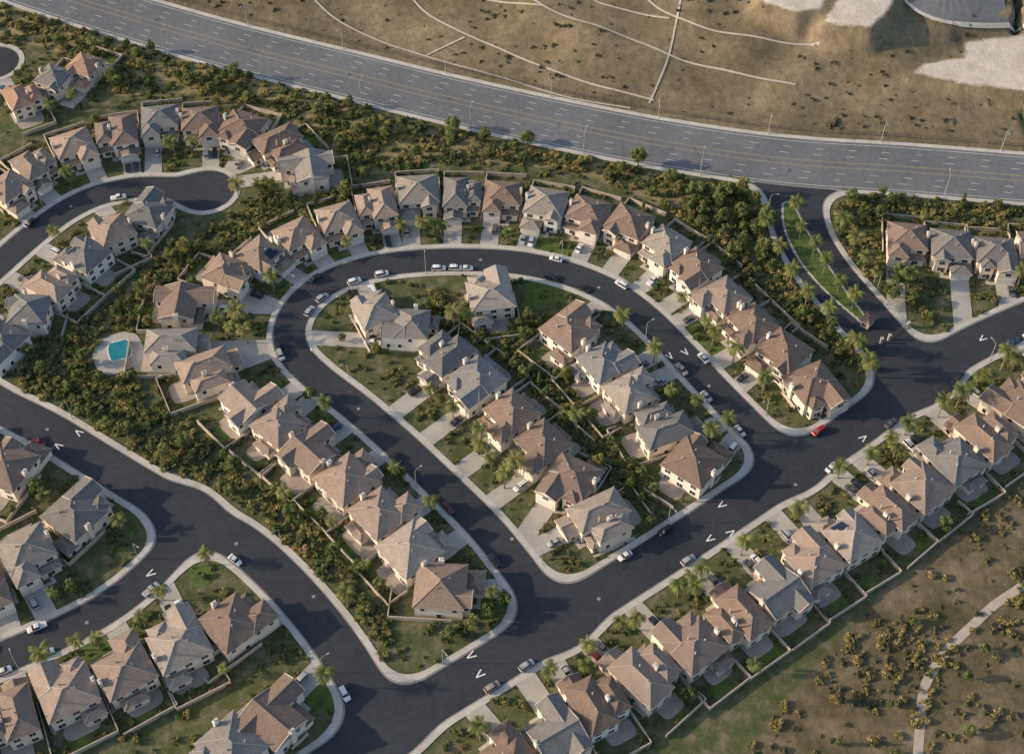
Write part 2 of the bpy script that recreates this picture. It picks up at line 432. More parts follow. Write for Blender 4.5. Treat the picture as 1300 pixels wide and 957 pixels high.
DR=[[(370,-30),(420,20),(480,52),(560,78),(640,100),(720,124),(800,138)],[(500,-30),(545,20),(600,48),(660,74),(740,104),(830,128)],
    [(640,-30),(690,8),(740,28),(800,50),(858,74),(930,92),(1010,108)],[(790,-30),(840,14),(900,38),(980,52),(1040,56)],
    [(866,-10),(856,40),(846,80),(824,132)],[(730,-30),(760,4),(850,24)],[(560,-20),(600,-4),(690,8)],
    [(590,48),(560,62),(540,72)]]
for L in DR: ribbon(mk,catmull([GH(*p) for p in L],2.0),.8,.24)
obj('hillside_drain',mk.mesh('hillside_drain',[M['ditch']]))
mk=MB(); ribbon(mk,catmull([G(*p) for p in [(1380,680),(1300,742),(1262,768),(1232,796),(1205,822),(1185,850),(1172,880),(1165,960)]],2),2.6,.06)
obj('dirt_path',mk.mesh('dirt_path',[simple('path_dirt',(.46,.40,.33),.2,.4)]))
US=catmull([GH(*p) for p in ROADS['upper_street'][1]],3)
mk=MB(); ribbon(mk,US,12,1.0); obj('upper_street',mk.mesh('upper_street',[M['arterial']]))
mk=MB(); ribbon(mk,US,1.5,1.15,off=6.9); ribbon(mk,US,1.5,1.15,off=-6.9); obj('upper_sidewalk',mk.mesh('upper_sidewalk',[M['side']]))
mk=MB(); mh=MB()
def frame(x,y):
    gx,gy=grad(fALL,x,y); return np.array([gx,gy]),np.array([-gy,gx])
def qd(mb,p,q,w,z):
    p=np.array(p);q=np.array(q);d=q-p;d/=np.linalg.norm(d);n=np.array([-d[1],d[0]])*w/2
    mb.face([(*(p+n),z),(*(p-n),z),(*(q-n),z),(*(q+n),z)])
for px,py,s in [(100,549,1),(74,566,-1),(396,441,1),(850,452,1),(870,447,-1),(916,641,1),(901,684,-1),(928,676,1),(598,832,1),(609,856,-1),(1096,556,1),(1247,430,1),(191,728,-1)]:
    x,y=G(px,py); g,t=frame(x,y); P=np.array([x,y]); t=t*s
    qd(mk,P-t*1.3+g*.9,P+t*1.3,.38,.056); qd(mk,P-t*1.3-g*.9,P+t*1.3,.38,.06)
for px,py in [(355,455),(455,519),(650,684),(398,757),(1010,615),(60,545),(300,690),(110,790),(610,330),(760,365),(900,490),(90,262),(760,760)]:
    x,y=G(px,py); n=14
    mh.face([(x+.55*cos(2*pi*k/n),y+.55*sin(2*pi*k/n),.057) for k in range(n)])
obj('road_arrow_marking',mk.mesh('road_arrow_marking',[M['white']]))
obj('manhole_cover',mh.mesh('manhole_cover',[M['gutter']]))

# ---- houses ----------------------------------------------------------------
SPECS=[
 dict(b=[(-6,6,-4,7,5.7,None,24),(-6,-.2,-8,-4,5.65,None,24),(.2,5.6,-6.2,-4,3.0,None,20),(-2,4,7,9.6,3.0,None,18)],g=1),
 dict(b=[(-6.2,6.2,-4.5,6.5,5.7,None,23),(-6.2,0,-8.5,-4.5,5.65,'y',25),(1,6.2,6.5,9.5,3.05,None,18),(1.2,5.2,-6.6,-4.5,5.6,None,24)],g=1),
 dict(b=[(-6.2,6.2,-4.5,7.5,5.8,None,25),(.1,6.2,-9,-4.5,3.0,None,22),(-5.4,-1,-6.3,-4.5,5.7,'y',26)],g=1),
 dict(b=[(-6.3,1.6,-6,8,5.8,None,25),(1.6,6.3,-3.4,6,5.7,None,25),(-6,-.1,-9.3,-6,3.0,'y',22),(2,5.6,-5.2,-3.4,3.0,None,20)],g=2),
 dict(b=[(-6,6,-2.5,7,5.7,'x',22),(-6,0,-7.5,-2.5,5.65,'y',24),(.3,6,-4.6,-2.5,3.1,None,20),(-6,-.5,7,9.2,5.6,'y',24)],g=1),
]
def fix(bl,mir):
    x0,x1,y0,y1,e,g,p=bl
    return (-x1,-x0,y0,y1,e,g,p) if mir else bl
def hip(rb,rc,tb,wb,x0,x1,y0,y1,z,g,pitch,ov=.45):
    X0,X1,Y0,Y1=x0-ov,x1+ov,y0-ov,y1+ov
    w=X1-X0;d=Y1-Y0; tp=tan(radians(pitch)); cp=cos(radians(pitch))
    alongx = (g=='x') or (g is None and w>=d)
    half=(d if alongx else w)/2; rise=half*tp
    c=[(X0,Y0,z),(X1,Y0,z),(X1,Y1,z),(X0,Y1,z)]
    if alongx:
        ins=0 if g else half; r0=(X0+ins,(Y0+Y1)/2,z+rise); r1=(X1-ins,(Y0+Y1)/2,z+rise)
        sl=[[c[0],c[1],r1,r0],[c[2],c[3],r0,r1]]; en=[[c[1],c[2],r1],[c[3],c[0],r0]]
    else:
        ins=0 if g else half; r0=((X0+X1)/2,Y0+ins,z+rise); r1=((X0+X1)/2,Y1-ins,z+rise)
        sl=[[c[1],c[2],r1,r0],[c[3],c[0],r0,r1]]; en=[[c[0],c[1],r0],[c[2],c[3],r1]]
    def put(f):
        p=np.array(f[0]);q=np.array(f[1]);e=(q-p)/np.linalg.norm(q-p)
        nrm=np.cross(q-p,np.array(f[2])-p);nrm/=np.linalg.norm(nrm);up=np.cross(nrm,e)
        o=random.random()*20
        rb.face(f,0,[(float(np.dot(np.array(a)-p,e))+o,float(np.dot(np.array(a)-p,up))) for a in f])
    for f in sl: put([f[0],f[1],f[2],f[3]] if np.linalg.norm(np.array(f[2])-np.array(f[3]))>.01 else f[:3])
    for f in en:
        if g:
            wb.face([tuple(np.array(a)*1.0+np.array([ (0 if not alongx else (-ov if a[0]>(X0+X1)/2 else ov)), (0 if alongx else (-ov if a[1]>(Y0+Y1)/2 else ov)),-.02])) for a in f])
        else: put(f)
    def cap(p,q):
        rc.beam((p[0],p[1],p[2]+.05),(q[0],q[1],q[2]+.05),.3,.12)
    cap(r0,r1)
    if not g:
        cap(c[0],r0); cap(c[3],r0 if alongx else r1); cap(c[1],r1 if alongx else r0); cap(c[2],r1)
    h=.2
    for i in range(4):
        p,q=c[i],c[(i+1)%4]
        tb.face([(p[0],p[1],z-h),(q[0],q[1],z-h),(q[0],q[1],z),(p[0],p[1],z)])
    tb.face([(X0,Y1,z-h),(X1,Y1,z-h),(X1,Y0,z-h),(X0,Y0,z-h)])
    if g:
        for f in en:
            tb.beam(f[0],f[2],.14,.24); tb.beam(f[1],f[2],.14,.24)
HC={}
def house_meshes(v,mir):
    if (v,mir) in HC: return HC[(v,mir)]
    sp=SPECS[v]; bl=[fix(b_,mir) for b_ in sp['b']]
    wb,rb,rc,tb,win,gd,ch=MB(),MB(),MB(),MB(),MB(),MB(),MB()
    def covered(x,y,z,skip):
        for k,b_ in enumerate(bl):
            if k!=skip and b_[0]-.05<x<b_[1]+.05 and b_[2]-.05<y<b_[3]+.05 and z<b_[4]+ (1.2 if b_[4]<4 else .3): return True
        return False
    for k,(x0,x1,y0,y1,e,g,p) in enumerate(bl):
        wb.box(x0,x1,y0,y1,0,e-.1-.003*k)
        Y1=y1; Y0=y0
        if k and y1<=0 and not(g=='x') and e>4: Y1=y1+(x1-x0)/2
        if k and y0>5 and e>4: Y0=y0-(x1-x0)/2
        hip(rb,rc,tb,wb,x0,x1,Y0,Y1,e-.006*k,g,p)
        for side in range(4):
            L=(x1-x0) if side in(0,2) else (y1-y0)
            n=max(1,int(L/3.3))
            for st in ([1.5,4.3] if e>4 else [1.55]):
                for j in range(n):
                    t=(j+.5)/n
                    if side==0: x,y,ox,oy=x0+L*t,y0,0,-1
                    elif side==2: x,y,ox,oy=x0+L*t,y1,0,1
                    elif side==1: x,y,ox,oy=x1,y0+L*t,1,0
                    else: x,y,ox,oy=x0,y0+L*t,-1,0
                    if covered(x+ox*.4,y+oy*.4,st,k): continue
                    if side==0 and k==sp['g'] and st<2: continue
                    if side in(1,3) and (j+int(st)+v)%2: continue
                    w=(1.7 if side in(0,2) else 1.1)/2; hh=.65 if st>2 else .75
                    for (ww,h2,d,mi) in ((w+.14,hh+.14,.05,0),(w,hh,.075,1)):
                        if ox==0: win.box(x-ww,x+ww,min(y,y+oy*d),max(y,y+oy*d),st-h2,st+h2,mi)
                        else: win.box(min(x,x+ox*d),max(x,x+ox*d),y-ww,y+ww,st-h2,st+h2,mi)
                    if ox==0: win.box(x-.03,x+.03,min(y,y+oy*.095),max(y,y+oy*.095),st-hh+.01,st+hh-.01,0)
    x0,x1,y0,y1,e,g,p=bl[sp['g']]; cx=(x0+x1)/2
    gd.box(cx-2.55,cx+2.55,y0-.05,y0,0.02,2.4,1)
    gd.box(cx-2.4,cx+2.4,y0-.09,y0,.03,2.25,0)
    for k in range(1,4): gd.box(cx-2.38,cx+2.38,y0-.105,y0,.03+.555*k,.06+.555*k,1)
    ex=-cx*.75; fy=min(b_[2] for b_ in bl if b_[0]<=ex<=b_[1])
    gd.box(ex-.55,ex+.55,fy-.06,fy,.02,2.2,1); gd.box(ex-.45,ex+.45,fy-.09,fy,.03,2.1,2)
    sx=bl[0][1] if not mir else bl[0][0]; s=1 if not mir else -1
    cxx=sx+s*.35; ch.box(cxx-.38,cxx+.38,1.2,2.5,0,7.6); ch.box(cxx-.48,cxx+.48,1.1,2.6,7.6,7.85); ch.box(cxx-.2,cxx+.2,1.5,2.2,7.85,8.1,1)
    for vx,vy in ((-2,2.2),(2.4,3.4),(1,-.8)):
        ch.box(vx-.14,vx+.14,vy-.14,vy+.14,6.2,8.6,1) if v!=4 else None
    R=dict(walls=wb.mesh('walls',[M['wall']]),roof=rb.mesh('roof',[M['roof']]),ridge_caps=rc.mesh('ridge_caps',[M['ridge']]),
      fascia=tb.mesh('fascia',[M['fascia']]),windows=win.mesh('windows',[M['trim'],M['glass']]),
      garage_door=gd.mesh('garage_door',[M['door'],M['trim'],M['darkmetal']]),chimney=ch.mesh('chimney',[M['wall'],M['metal']]))
    R['_g']=(cx,y0,ex,fy); HC[(v,mir)]=R
    return R
RC={'t':(.36,.28,.225),'b':(.275,.205,.165),'g':(.24,.232,.222),'w':(.37,.335,.295),'o':(.42,.26,.18)}
WC=[(.74,.64,.53),(.72,.60,.50),(.78,.71,.63),(.68,.60,.51),(.76,.66,.56),(.80,.77,.71)]
HS=[
(105,85,'o',(60,150)),(66,100,'g',(30,160)),(28,120,'o',(-10,60)),
(14,240,'t'),(46,210,'t'),(94,186,'t'),(148,170,'b'),(203,153,'g'),(254,155,'b'),(306,163,'b'),(353,184,'b'),(386,214,'w',(300,240)),
(190,268,'g'),(141,291,'t'),(106,323,'g'),(66,358,'t'),(32,394,'g'),(0,434,'g'),
(430,280,'t'),(379,301,'t'),(334,325,'t'),(288,345,'t'),(237,385,'b',(370,400)),(221,441,'w',(350,450)),(266,470,'t'),(318,505,'t'),(358,537,'t'),(399,570,'b'),(445,606,'t'),(487,648,'t'),(526,694,'w'),(567,745,'t'),
(478,262,'t'),(531,246,'w'),(587,248,'g'),(638,250,'b'),(692,262,'w'),(745,272,'b'),(796,286,'b'),(843,312,'w'),(883,340,'b'),(916,378,'t'),(952,413,'b'),(992,449,'b'),(1034,490,'b'),
(474,393,'w'),(519,412,'g'),(561,450,'g'),(604,483,'g'),(645,527,'b'),(685,566,'b'),(724,608,'b'),(761,659,'w',(700,700)),
(622,372,'w',(610,330)),(725,418,'b',(790,380)),(768,460,'g'),(803,497,'w'),(845,538,'g'),(884,583,'b',(930,540)),
(1340,480,'b'),(1295,512,'b'),(1252,548,'b'),(1210,581,'g'),(1166,614,'t'),(1122,648,'b'),(1078,678,'w'),(1032,710,'t'),(983,746,'g'),(932,780,'b'),(879,816,'b'),(818,850,'t'),(758,887,'b'),(702,925,'g'),(645,962,'b'),
(1152,305,'b',(1152,420)),(1208,315,'g',(1212,430)),(1264,322,'g',(1276,430)),(1320,318,'b',(1330,420)),
(98,650,'g'),(36,703,'w'),(-25,745,'b'),(12,588,'b',(60,545)),(-50,570,'g',(-40,510)),
(300,787,'b'),(226,815,'w',(190,745)),(156,846,'t',(120,780)),(84,875,'t',(60,815)),(10,905,'b',(0,850)),(355,905,'b',(415,860)),(290,950,'g',(250,1000)),(-60,930,'t',(-60,860)),
]
HOUSES=[]
for h in HS:
    x,y=G(h[0],h[1],5.5)
    if len(h)>3:
        tx,ty=G(*h[3]); dx,dy=tx-x,ty-y; l=sqrt(dx*dx+dy*dy); g=(dx/l,dy/l)
    else:
        gx,gy=grad(fALL,x,y,3); g=(-gx,-gy)
    HOUSES.append(dict(p=(x,y),g=g,th=atan2(g[0],-g[1]),roof=h[2]))
drv,pat,lwn=MB(),MB(),MB()
RECTS=[]
CARSPOTS=[]
def loc2w(h,lx,ly):
    c_,s_=cos(h['th']),sin(h['th']); return (h['p'][0]+lx*c_-ly*s_, h['p'][1]+lx*s_+ly*c_)
def rect(h,x0,x1,y0,y1,m=0):
    cx,cy=loc2w(h,(x0+x1)/2,(y0+y1)/2); RECTS.append((cx,cy,cos(h['th']),sin(h['th']),abs(x1-x0)/2+m,abs(y1-y0)/2+m))
for i,h in enumerate(HOUSES):
    nn=sorted(sqrt((h['p'][0]-k['p'][0])**2+(h['p'][1]-k['p'][1])**2) for k in HOUSES if k is not h)[0]
    h['sc']=max(.86,min(1.13,nn/14.1)); h['nn']=nn
    rect(h,-6.5*h['sc'],6.5*h['sc'],-8.8*h['sc'],9.4*h['sc'],.2)
HR=list(RECTS)
def inrect(x,y,R,m=0):
    for (cx,cy,ux,uy,hx,hy) in R:
        dx,dy=x-cx,y-cy
        if abs(dx*ux+dy*uy)<hx+m and abs(-dx*uy+dy*ux)<hy+m: return True
    return False
solar_on={14,20,65}
for i,h in enumerate(HOUSES):
    v=random.randrange(5); mir=random.random()<.5
    if i in solar_on: v,mir=2,False
    R=house_meshes(v,mir); sc=h['sc']
    e=D.objects.new('suburban_house',None); SC.collection.objects.link(e); e.location=(*h['p'],.05); e.rotation_euler=(0,0,h['th']); e.scale=(sc,sc,1.04 if sc>.95 else .97)
    kk=random.uniform(.82,1.14); wm=random.uniform(-.04,.04)
    rcq=tuple(c_*kk*(1+wm*s_) for c_,s_ in zip(RC[h['roof']],(1,0,-1))); wc=random.choice(WC)
    for k,me in R.items():
        if k[0]=='_': continue
        o=obj(k,me,e); o.color=(*rcq,1) if k=='roof' else ((*[min(1,c_*1.12) for c_ in rcq],1) if k=='ridge_caps' else (*wc,1))
    if i in solar_on:
        sb=MB()
        for a_ in range(4):
            for b_ in range(2):
                if a_==3 and b_==1: continue
                sb.box(-.4+a_*1.1,.65+a_*1.1,b_*1.65,b_*1.65+1.58,0,.06,0,True)
        so=obj('solar_panels',sb.mesh('solar_panels',[M['solar']]),e); so.location=(0,-4.2,5.8+.75*.4663+.14); so.rotation_euler=(radians(25),0,0)
    gx,gy0,ex,fy=R['_g']; gx*=sc;gy0*=sc;ex*=sc;fy*=sc
    def reach(lx,ly,lim=26):
        L=0
        while L<lim:
            wx,wy=loc2w(h,lx,ly-L)
            if samp(fALL,wx,wy)<1.1: return L
            L+=.4
        return None
    w=3.1
    La=reach(gx-w,gy0); Lb=reach(gx+w,gy0)
    if La is None or Lb is None: La=Lb=9
    z=.10+.0006*(i%80)
    q=[loc2w(h,gx-w,gy0),loc2w(h,gx-w,gy0-La),loc2w(h,gx+w,gy0-Lb),loc2w(h,gx+w,gy0)]
    drv.slab(q,-.05,z)
    rect(h,gx-w,gx+w,gy0-max(La,Lb),gy0,.1)
    for sx in (-1.45,1.45):
        if random.random()<.5 and min(La,Lb)>6.0: CARSPOTS.append((loc2w(h,gx+sx,gy0-random.uniform(3.2,3.7)),h['th']+(pi if random.random()<.5 else 0)))
    s_=1 if ex>gx else -1
    xa=gx+s_*w; 
    x0,x1=sorted((xa,ex+s_*.7)); drv.slab([loc2w(h,x0,fy-2.6),loc2w(h,x1,fy-2.6),loc2w(h,x1,fy-1.4),loc2w(h,x0,fy-1.4)],-.05,z-.03)
    drv.slab([loc2w(h,ex-.6,fy-1.5),loc2w(h,ex+.6,fy-1.5),loc2w(h,ex+.6,fy),loc2w(h,ex-.6,fy)],-.05,z-.032)
    drv.slab([loc2w(h,6.2*sc,-6),loc2w(h,6.2*sc+1,-6),loc2w(h,6.2*sc+1,8),loc2w(h,6.2*sc,8)],-.05,z-.034)
    Lf=reach(ex,fy-2.8)
    if Lf and Lf>2:
        x0,x1=sorted((xa+s_*.25,s_*7.0)); 
        ok=random.random()
        Lq=[reach(x0,fy-2.9),reach(x1,fy-2.9)]
        if None not in Lq and ok<.5 and 1.5<min(Lq) and max(Lq)<9: lwn.slab([loc2w(h,x0,fy-2.9),loc2w(h,x0,fy-2.9-Lq[0]),loc2w(h,x1,fy-2.9-Lq[1]),loc2w(h,x1,fy-2.9)],-.05,.06+.0004*i)
    pw=random.uniform(3.2,6); pd=random.uniform(2.5,4.8); px_=random.uniform(-2,2); ry=7.3*sc
    def freeback(x0,x1,y0,y1):
        for a_ in np.linspace(x0,x1,4):
            for b_ in np.linspace(y0,y1,4):
                wx,wy=loc2w(h,a_,b_)
                if samp(fALL,wx,wy)<2.5: return False
                if inrect(wx,wy,[r for k,r in enumerate(HR) if k!=i]): return False
        return True
    if freeback(px_-pw,px_+pw,10,7+pd+3):
        q=[]
        for k in range(14):
            an=2*pi*k/14; ca,sa=cos(an),sin(an)
            q.append(loc2w(h,px_+pw*math.copysign(abs(ca)**.5,ca),8.6*sc+ (pd)*math.copysign(abs(sa)**.5,sa)))
        pat.slab(q,-.05,.08+.0005*i); rect(h,px_-pw,px_+pw,7,8.6*sc+pd,0)
    if random.random()<.55:
        lx=random.uniform(-6,1); 
        if freeback(lx,lx+5,11.5,15):
            q=[]
            for k in range(12):
                an=2*pi*k/12; q.append(loc2w(h,lx+2.6+3.2*math.copysign(abs(cos(an))**.6,cos(an)),13.3+2.1*math.copysign(abs(sin(an))**.6,sin(an))))
            lwn.slab(q,-.05,.055+.0004*i); rect(h,lx,lx+5,11.5,15,-.3)
    wl=MB(); hw=min(8.4,h['nn']/2); seg=1.0
    def wallrun(p,q):
        n=int(max(1,round(sqrt((p[0]-q[0])**2+(p[1]-q[1])**2))))
        for k in range(n):
            a_=(p[0]+(q[0]-p[0])*k/n,p[1]+(q[1]-p[1])*k/n);b_=(p[0]+(q[0]-p[0])*(k+1)/n,p[1]+(q[1]-p[1])*(k+1)/n)
            A=loc2w(h,*a_);B=loc2w(h,*b_)
            if samp(fALL,*A)<2.6 or samp(fALL,*B)<2.6 or inrect(*A,HR,.1) or inrect(*B,HR,.1) : continue
            wl.beam((A[0],A[1],.8),(B[0],B[1],.8),.2,1.7); wl.beam((A[0],A[1],1.69),(B[0],B[1],1.69),.3,.1)
    if inrect(*loc2w(h,-hw,15),HR,2): bk=12.5
    else: bk=16
    wallrun((-hw,-2),(-hw,bk)); wallrun((-hw,bk),(hw,bk)); 
    if i%3==0: wallrun((hw,bk),(hw,-2))
    if wl.f: obj('garden_wall',wl.mesh('garden_wall',[M['blockwall']]))
obj('concrete_driveway',drv.mesh('concrete_driveway',[M['drive']]))
obj('garden_patio',pat.mesh('garden_patio',[M['patio']]))
obj('garden_lawn',lwn.mesh('garden_lawn',[M['lawn']]))
el=MB()
for k,P in enumerate([[(655,352),(700,362),(725,372),(715,385),(660,392),(668,372)],[(925,222),(955,232),(962,258),(930,255)],[(500,205),(545,210),(540,222),(500,220)],[(430,185),(470,200),(460,215),(430,205)],[(240,715),(275,722),(268,740),(245,748)],[(150,668),(172,672),(165,700),(140,705)]]):
    el.slab([G(*p) for p in P][::-1],-.05,.07+.001*k)
obj('park_lawn',el.mesh('park_lawn',[M['lawn']]))
def blob(cx,cy,rx,ry,n=28,w=.18,ph=0): return [(cx+rx*cos(t)*(1+w*cos(2*t+ph)),cy+ry*sin(t)*(1+w*sin(2*t+ph))) for t in [2*pi*k/n for k in range(n)]]
e=D.objects.new('swimming_pool',None); SC.collection.objects.link(e)
px,py=G(150,448)
mb=MB(); mb.slab(blob(px,py,7.5,9.5,w=.12,ph=.6),-.05,.13); obj('pool_deck',mb.mesh('pool_deck',[M['drive']]),e)
mb=MB(); mb.slab(blob(px+.3,py+1,3.6,5.6,w=.26,ph=1),0,.2); obj('pool_coping',mb.mesh('pool_coping',[M['trim']]),e)
mb=MB(); mb.face([(a_,b_,.215) for a_,b_ in blob(px+.3,py+1,3.2,5.2,w=.26,ph=1)]); obj('water_surface',mb.mesh('water_surface',[M['water']]),e)
RECTS.append((px,py,1,0,7.0,9.0))

# ---- vehicles --------------------------------------------------------------
def carmesh(kind):
    mb=MB()
    if kind=='sedan': S=[(-2.3,.35,.62,.62,.78),(-2.15,.25,.92,.92,.88),(-1.55,.22,1.0,1.02,.9),(-1.0,.22,1.0,1.38,.9),(-.2,.22,.98,1.45,.9),(.45,.22,.96,1.38,.9),(1.15,.22,.93,.95,.9),(2.0,.22,.78,.79,.87),(2.3,.32,.6,.6,.72)]
    elif kind=='suv': S=[(-2.35,.4,.8,.8,.86),(-2.28,.3,1.1,1.15,.93),(-2.0,.28,1.12,1.68,.95),(-.9,.28,1.1,1.78,.95),(.2,.28,1.08,1.75,.95),(.75,.28,1.06,1.55,.95),(1.25,.28,1.04,1.06,.95),(2.15,.28,.95,.96,.92),(2.4,.4,.7,.7,.8)]
    else: S=[(-2.8,.45,.95,.95,.9),(-2.7,.4,1.05,1.06,.94),(-.75,.4,1.05,1.06,.95),(-.65,.4,1.06,1.75,.95),(.3,.4,1.06,1.78,.95),(.7,.4,1.05,1.7,.95),(1.35,.4,1.05,1.06,.95),(2.4,.4,.98,.99,.93),(2.7,.5,.7,.7,.82)]
    ring=[]
    for x,zb,zl,zr,w in S:
        up=zr-zl>.2; wr=w*.76 if up else w*.88
        ring.append([(x,-w*.93,zb),(x,-w,(zb+zl)/2),(x,-w*.97,zl),(x,-wr,zr),(x,0,zr+(.04 if up else .03)),(x,wr,zr),(x,w*.97,zl),(x,w,(zb+zl)/2),(x,w*.93,zb)])
    for i in range(len(ring)-1):
        cab=(S[i][3]-S[i][2]>.2) or (S[i+1][3]-S[i+1][2]>.2); bothcab=(S[i][3]-S[i][2]>.2) and (S[i+1][3]-S[i+1][2]>.2)
        for k in range(8):
            mi=0
            if k in(2,5) and cab: mi=1
            if k in(3,4) and cab and not bothcab: mi=1
            mb.face([ring[i][k],ring[i+1][k],ring[i+1][k+1],ring[i][k+1]][::-1],mi)
    mb.face(ring[0]); mb.face(ring[-1][::-1])
    L0,L1=S[0][0],S[-1][0]
    for s in (-1,1):
        for wx in (L0*.6,L1*.64):
            y0=s*.72;y1=s*.97; n=12;r=.34
            A=[(wx+r*cos(2*pi*k/n),y1,r+r*sin(2*pi*k/n)) for k in range(n)];B=[(a_[0],y0,a_[2]) for a_ in A]
            mb.face(A,2);
            for k in range(n): j=(k+1)%n; mb.face([A[k],A[j],B[j],B[k]],2)
            mb.face([(wx+.18*cos(2*pi*k/8),y1+s*.01,r+.18*sin(2*pi*k/8)) for k in range(8)],5)
        mb.box(L1-.16,L1-.02,s*.5-.17,s*.5+.17,.56,.7,3); mb.box(L0+.0,L0+.14,s*.6-.14,s*.6+.14,.7,.86,4)
        mb.box(.75,.95,s*.95-.09,s*.95+.09,.95,1.08,0)
    return mb.mesh('car_body',[M['paint'],M['carglass'],M['tyre'],M['lamp'],M['redlens'],M['metal']])
CM={k:carmesh(k) for k in('sedan','suv','pickup')}
CC=[(.75,.75,.74)]*9+[(.4,.41,.42)]*6+[(.02,.02,.022)]*7+[(.1,.1,.11)]*4+[(.22,.02,.02),(.03,.06,.16),(.35,.31,.25)]
NM={'sedan':'parked_car','suv':'parked_suv','pickup':'pickup_truck'}
CARP=[]
def addcar(x,y,th,col=None,kind=None,z=.05):
    if any((x-a_)**2+(y-b_)**2<2.3**2 for a_,b_ in CARP): return
    CARP.append((x,y))
    kind=kind or random.choice(['sedan','sedan','suv','suv','pickup'])
    o=obj(NM[kind],CM[kind],loc=(x,y,z),rot=th); o.color=(*(col or random.choice(CC)),1)
for (p,th) in CARSPOTS: addcar(*p,th+pi/2,z=.14)
W=(.78,.78,.77);K=(.02,.02,.022);Rd=(.3,.02,.02)
STREET=[(592,340,W),(486,353,W),(455,367,W),(410,361,K),(697,357,K),(578,357,W),(557,351,W),(578,638,(.12,.02,.025)),(845,674,K),(795,707,W),(1042,550,Rd),(298,711,W),(322,452,K),(330,460,(.4,.4,.4)),(1073,606,W),(921,556,(.4,.4,.42)),(616,718,K),(30,580,Rd),(799,352,W),(1240,490,K),(1222,500,K),(713,312,W),(402,347,K),(12,268,K)]
for px,py,c_ in STREET:
    x,y=G(px,py,.6)
    f=samp(fALL,x,y); g,t=frame(x,y)
    d_=-1.15-f; x+=g[0]*d_; y+=g[1]*d_
    if not inrect(x,y,HR,.5): addcar(x,y,atan2(t[1],t[0]),c_,random.choice(['sedan','suv']))
for k,(hw,P) in RP.items():
    if k in('farcul','entrance'): continue
    for i in range(4,len(P)-3):
        for s in (-1,1):
            if random.random()>(.05 if k in('west','branch') else .06): continue
            T=P[i+1]-P[i];T/=np.linalg.norm(T); n_=np.array([-T[1],T[0]])*s
            q=P[i]+n_*(hw-1.15)
            if abs(samp(fALL,*q)+1.15)<.3 and all((q[0]-a_)**2+(q[1]-b_)**2>36 for a_,b_ in CARP): addcar(q[0],q[1],atan2(T[1],T[0])+(pi if s>0 else 0))

# ---- street lamps ----------------------------------------------------------
lm=MB(); lm.tube([(0,0,0),(0,0,.5),(0,0,8.2)],[.16,.11,.07],8,0); lm.tube([(0,0,8.0),(.5,0,8.55),(1.4,0,8.75),(2.2,0,8.75)],[.06,.05,.045,.04],6,0)
lm.box(2.0,2.75,-.16,.16,8.66,8.84,0,True); lm.box(2.1,2.7,-.12,.12,8.62,8.659,1,True)
LM=lm.mesh('street_lamp',[M['metal'],M['lamp']])
def lampat(x,y,th,s=1,z=.15):
    o=obj('street_lamp',LM,loc=(x,y,z),rot=th); o.scale=(s,s,s)
for k,(hw,P) in RP.items():
    st=11; sd_=1
    for i in range(5,len(P)-4,st):
        sd_=-sd_; T=P[i+1]-P[i];T/=np.linalg.norm(T); n_=np.array([-T[1],T[0]])*sd_; q=P[i]+n_*(hw+.8)
        if abs(samp(fALL,*q)-.8)<.3: lampat(q[0],q[1],atan2(-n_[1],-n_[0]))
for i in range(10,len(AR)-5,42):
    T=AR[i+1]-AR[i];T/=np.linalg.norm(T); n_=np.array([-T[1],T[0]])
    q=AR[i]+n_*13.5; lampat(q[0],q[1],atan2(-n_[1],-n_[0]),1.25)
    if i+21<len(AR):
        T=AR[i+21]-AR[i+20];T/=np.linalg.norm(T); n_=np.array([-T[1],T[0]]); q=AR[i+20]-n_*13.5
        if samp(fALL,*q)>.3: lampat(q[0],q[1],atan2(n_[1],n_[0]),1.25)
fm=MB()
for i in range(0,len(AR)-4,4):
    def off(j):
        T=AR[min(j+1,len(AR)-1)]-AR[j-1 if j else 0];T/=np.linalg.norm(T); q=AR[j]+np.array([-T[1],T[0]])*17.0; return q[0],q[1],HZ(*q)
    a_=off(i);b_=off(i+4)
    fm.beam((a_[0],a_[1],a_[2]),(a_[0],a_[1],a_[2]+1.9),.1,.1)
    for hz in (.5,1.2,1.85): fm.beam((a_[0],a_[1],a_[2]+hz),(b_[0],b_[1],b_[2]+hz),.07,.07)
obj('roadside_fence',fm.mesh('roadside_fence',[M['darkmetal']]))
e=D.objects.new('guard_house',None); SC.collection.objects.link(e); gx_,gy_=G(1100,412)
e.location=(gx_,gy_,.15); e.rotation_euler=(0,0,radians(-40))
w_,r_,c_,t_,wi=MB(),MB(),MB(),MB(),MB(); w_.box(-1.5,1.5,-2,2,0,2.7); hip(r_,c_,t_,w_,-1.5,1.5,-2,2,2.75,None,28)
for s in(-1,1): wi.box(min(s*1.5,s*1.56),max(s*1.5,s*1.56),-1.2,1.2,1,2.1)
wi.box(-.8,.8,-2.06,-2,1,2.1)
for n_,mb_,mt in(('walls',w_,M['wall']),('roof',r_,M['roof']),('ridge_caps',c_,M['ridge']),('fascia',t_,M['fascia']),('windows',wi,M['glass'])):
    o=obj(n_,mb_.mesh(n_,[mt]),e); o.color=(.5,.42,.35,1) if n_=='walls' else (.25,.18,.15,1)
